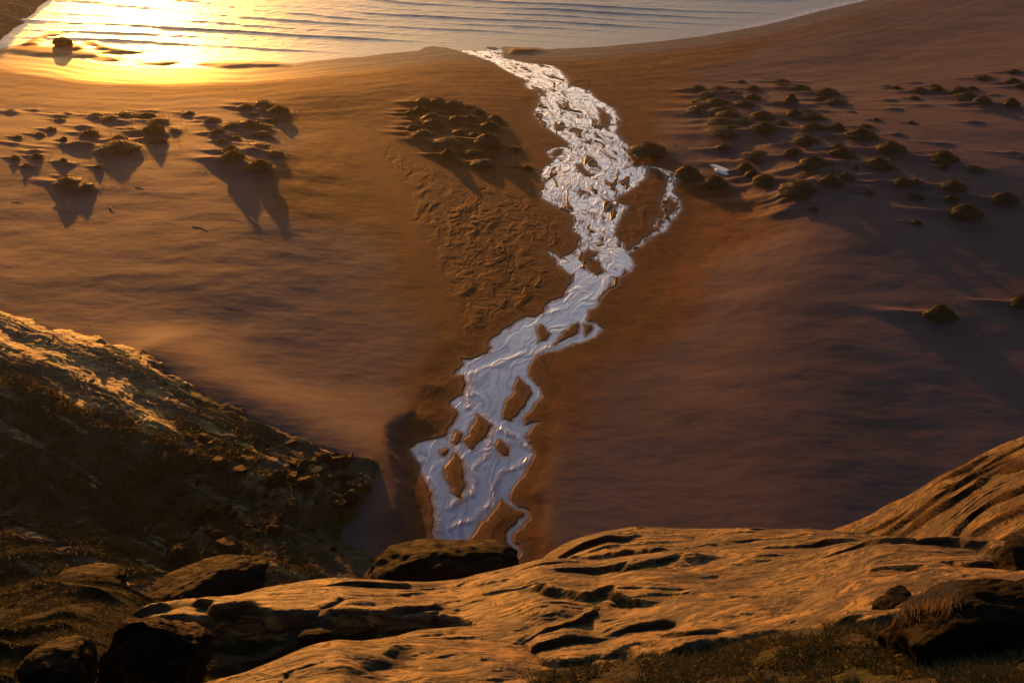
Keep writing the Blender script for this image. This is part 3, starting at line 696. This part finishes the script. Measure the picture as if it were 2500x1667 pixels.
# shore boulder at the far left
X_, Y_, Z_ = on_sand(150, 113)
o = link('boulder', rock_mesh(67, 5, 3, .1), BOULDER, 'lone dark boulder standing in the wet shallows by the headland', 'boulder')
o.location = (float(X_), float(Y_)+1, 0.5); o.scale = (1.9, 1.7, 1.3)

# scree rocks along the toe of the spur
rm = [rock_mesh(80+i, 3, 16, .10, .7, .35, .75, False) for i in range(8)]
for me in rm: me.materials.append(SCREE)
gr = random.Random(12); k = 0
while k < 190:
    if k < 70: px, py = gr.uniform(450, 890), gr.uniform(1120, 1330)
    else: px, py = gr.uniform(380, 900), gr.uniform(1150, 1400)
    x, y = (float(v) for v in to_plane(px, py, 2.0))
    dd_ = float(sdist(ROCKB, np.array(x), np.array(y)))
    if dd_ < .4: continue
    z = near_xy(LX, LY, lz, x, y); sz = gr.choice((.2, .25, .3, .4, .5, .6, .8, 1.1))*gr.uniform(.7, 1.2)
    o = bpy.data.objects.new('scree_rock', gr.choice(rm)); COL.objects.link(o)
    o.location = (x, y, float(z)+sz*.15); o.scale = (sz*gr.uniform(.9, 1.6), sz*gr.uniform(.7, 1.1), sz*gr.uniform(.6, 1)); o.rotation_euler = (gr.uniform(-.3, .3), gr.uniform(-.3, .3), gr.uniform(0, 6.28))
    tag(o, 'dark angular rock in the scree at the toe of the rocky spur', 'rock', 'scree rocks at the toe of the spur'); k += 1

# ------------------------------------------------------------------ tussocks
def tussock_mesh(seed):
    g = np.random.default_rng(seed)
    nu, nv = 40, 14
    th = np.linspace(0, 2*math.pi, nu, endpoint=False); ph = np.linspace(0, math.pi/2, nv)
    co = []
    for p in ph:
        for t in th:
            x, y, z = math.cos(t)*math.cos(p), math.sin(t)*math.cos(p), math.sin(p)
            r = 1+.28*float(noise(x*1.4+seed*7.3, y*1.4+z, seed))+.12*float(noise(x*4+seed, y*4+z*2, seed+1))
            zz = (1-math.cos(p)**1.7)*(.92+.30*float(noise(x*1.8+seed*3, y*1.8, seed+2)))
            co.append((x*r*1.08, y*r*1.08, zz-.10))
    co = np.array(co); f = []
    for j in range(nv-1):
        for i in range(nu):
            a = j*nu+i; b_ = j*nu+(i+1) % nu; f.append((a, b_, b_+nu)); f.append((a, b_+nu, a+nu))
    k = g.integers(nu*2, len(co), 900); P = co[k]+g.normal(0, .03, (900, 3))
    bc, bt = blades(P, .17, .016, .8, seed+5)
    return (raw_mesh(np.concatenate([co, bc]), np.concatenate([np.array(f), bt+len(co)]), smooth=True),
        raw_mesh(co, np.array(f), smooth=True), raw_mesh(bc, bt, smooth=False))
TM = [tussock_mesh(s_) for s_ in range(10)]
for ms_ in TM:
    for me, nm in zip(ms_, ('dune_tussock', 'turf_mound', 'grass_blades')): me.materials.append(TUSS); me.name = nm
zt = sand_h(np.array([p[0] for p in places]), np.array([p[1] for p in places]), True)
for i, ((x, y, a, b_, h), (t, lab)) in enumerate(zip(places, TUSSOCKS)):
    big_one = t[2] >= 44
    o = bpy.data.objects.new('dune_tussock', None if big_one else TM[i % 10][0]); COL.objects.link(o)
    if big_one:
        for nm, me in (('turf_mound', TM[i % 10][1]), ('grass_blades', TM[i % 10][2])):
            ch = bpy.data.objects.new(nm, me); COL.objects.link(ch); ch.parent = o
    o.location = (x, y, float(zt[i])-.22*h); o.scale = (a*1.0, b_*1.0, h*.62)
    tag(o, lab, 'grass tussock', 'grass tussocks on the beach')

# thin low grass between the tussocks
g = np.random.default_rng(31); pk = []
for (x, y, a, b_, h) in places:
    n_ = int(60+120*a*a); pk.append(np.stack([x+g.normal(0, a*1.3, n_)+.2*a, y+g.normal(0, a*.9, n_)], -1))
pk = np.concatenate(pk); pk = pk[fbm(pk[:,0]*.5, pk[:,1]*.6, 3, 181) > -.05]
pz = sand_h(pk[:,0], pk[:,1], True)
co, tri = blades(np.column_stack([pk, pz-.02]), .26, .022, .8, 182)
link('dune_grass', raw_mesh(co, tri, smooth=False), TUSS, 'thin low grass growing in the sand round the tussocks', 'grass', kind='stuff')

# ------------------------------------------------------------------ driftwood and flotsam
def stick(px, py, length, rad, yaw, pitch, label, mat=WOOD, name='driftwood'):
    X0, Y0, _ = on_sand(px, py); X0 = float(X0); Y0 = float(Y0)
    Z0 = float(sand_h(np.array([X0]), np.array([Y0]), True)[0])
    bm = bmesh.new(); n = 9; rings = []
    gg = random.Random(px)
    for i in range(n):
        t = i/(n-1); r = rad*(1-.5*t)*gg.uniform(.8, 1.15)
        cx = length*t; cy = .04*length*math.sin(t*4+px); ring = []
        for k in range(8):
            a = k*math.pi/4; ring.append(bm.verts.new((cx, cy+r*math.cos(a), r*math.sin(a)*gg.uniform(.85, 1.1))))
        rings.append(ring)
    for A, B in zip(rings[:-1], rings[1:]):
        for k in range(8): bm.faces.new((A[k], A[(k+1) % 8], B[(k+1) % 8], B[k]))
    bm.faces.new(rings[0][::-1]); bm.faces.new(rings[-1])
    me = bpy.data.meshes.new(name); bm.to_mesh(me); bm.free()
    o = link(name, me, mat, label, 'driftwood'); o.location = (X0, Y0, Z0+rad*.5); o.rotation_euler = (0, -pitch, yaw)
stick(268, 505, 1.7, .07, -.95, 0, 'short dark stick with a pale end at the tip of a long tussock shadow')
stick(612, 532, 2.7, .10, -.94, 0, 'dark log lying between the tips of the two long shadows left of centre')
stick(471, 552, 2.4, .06, -.5, .0, 'thin log lying flat on bare sand left of the dark log')
stick(330, 455, 1.6, .05, -.5, .0, 'short log on the sand between two tussock shadows')
stick(30, 493, 1.6, .05, -.1, .0, 'pale log lying level near the left edge of the beach')
stick(168, 493, .9, .04, -1.2, .0, 'small white stick lying inside the wide shadow at the left')
stick(1703, 396, 1.1, .08, -1.0, R(25), 'small pale stick just left of the white flotsam')
stick(1642, 468, 1.5, .09, 1.1, R(30), 'pale stick at the outer edge of the thin side branch of the stream')
stick(215, 795, .1, .05, 0, 0, 'tiny stone-like wood chip on the sand above the spur')
fx = wpoly([(1732,408),(1742,408.5),(1752,410.5),(1763,415),(1775,420),(1785,427),(1791,432),(1782,434.5),(1770,433.5),(1756,428),(1747,424),(1743,419),(1748,417.5),(1739,413)], 1.2)
fx = np.array(fx); cx, cy = fx.mean(0)
zf = float(sand_h(np.array([cx]), np.array([cy]), True)[0])
bm = bmesh.new(); lo = [bm.verts.new((x-cx, y-cy, -.02)) for x, y in fx]; mi = [bm.verts.new(((x-cx)*.97, (y-cy)*.95, .22)) for x, y in fx]; hi = [bm.verts.new(((x-cx)*.72, (y-cy)*.62, .36)) for x, y in fx]
n = len(lo)
for A, B in ((lo, mi), (mi, hi)):
    for k in range(n): bm.faces.new((A[k], A[(k+1) % n], B[(k+1) % n], B[k]))
bm.faces.new(hi); bmesh.ops.recalc_face_normals(bm, faces=bm.faces)
me = bpy.data.meshes.new('flotsam'); bm.to_mesh(me); bm.free()
o = link('flotsam', me, WHITE, 'white pointed flotsam with a notch lying on brown sand right of the stream', 'flotsam'); o.location = (cx, cy, zf)

# ------------------------------------------------------------------ haze
bpy.ops.mesh.primitive_cube_add(size=1)
hz = bpy.context.object; hz.name = 'haze'; hz['kind'] = 'stuff'; hz['label'] = 'thin warm sea haze over the beach'
hz.dimensions = (20000, 20000, 72); hz.location = (0, 0, 61.5-36+.0)
hm = bpy.data.materials.new('haze'); hm.use_nodes = True; t = hm.node_tree; t.nodes.clear()
vo = t.nodes.new('ShaderNodeVolumePrincipled'); ou = t.nodes.new('ShaderNodeOutputMaterial')
vo.inputs['Color'].default_value = (.95, .9, .85, 1); vo.inputs['Density'].default_value = .0001; vo.inputs['Anisotropy'].default_value = .7
t.links.new(vo.outputs[0], ou.inputs['Volume']); hz.data.materials.append(hm)
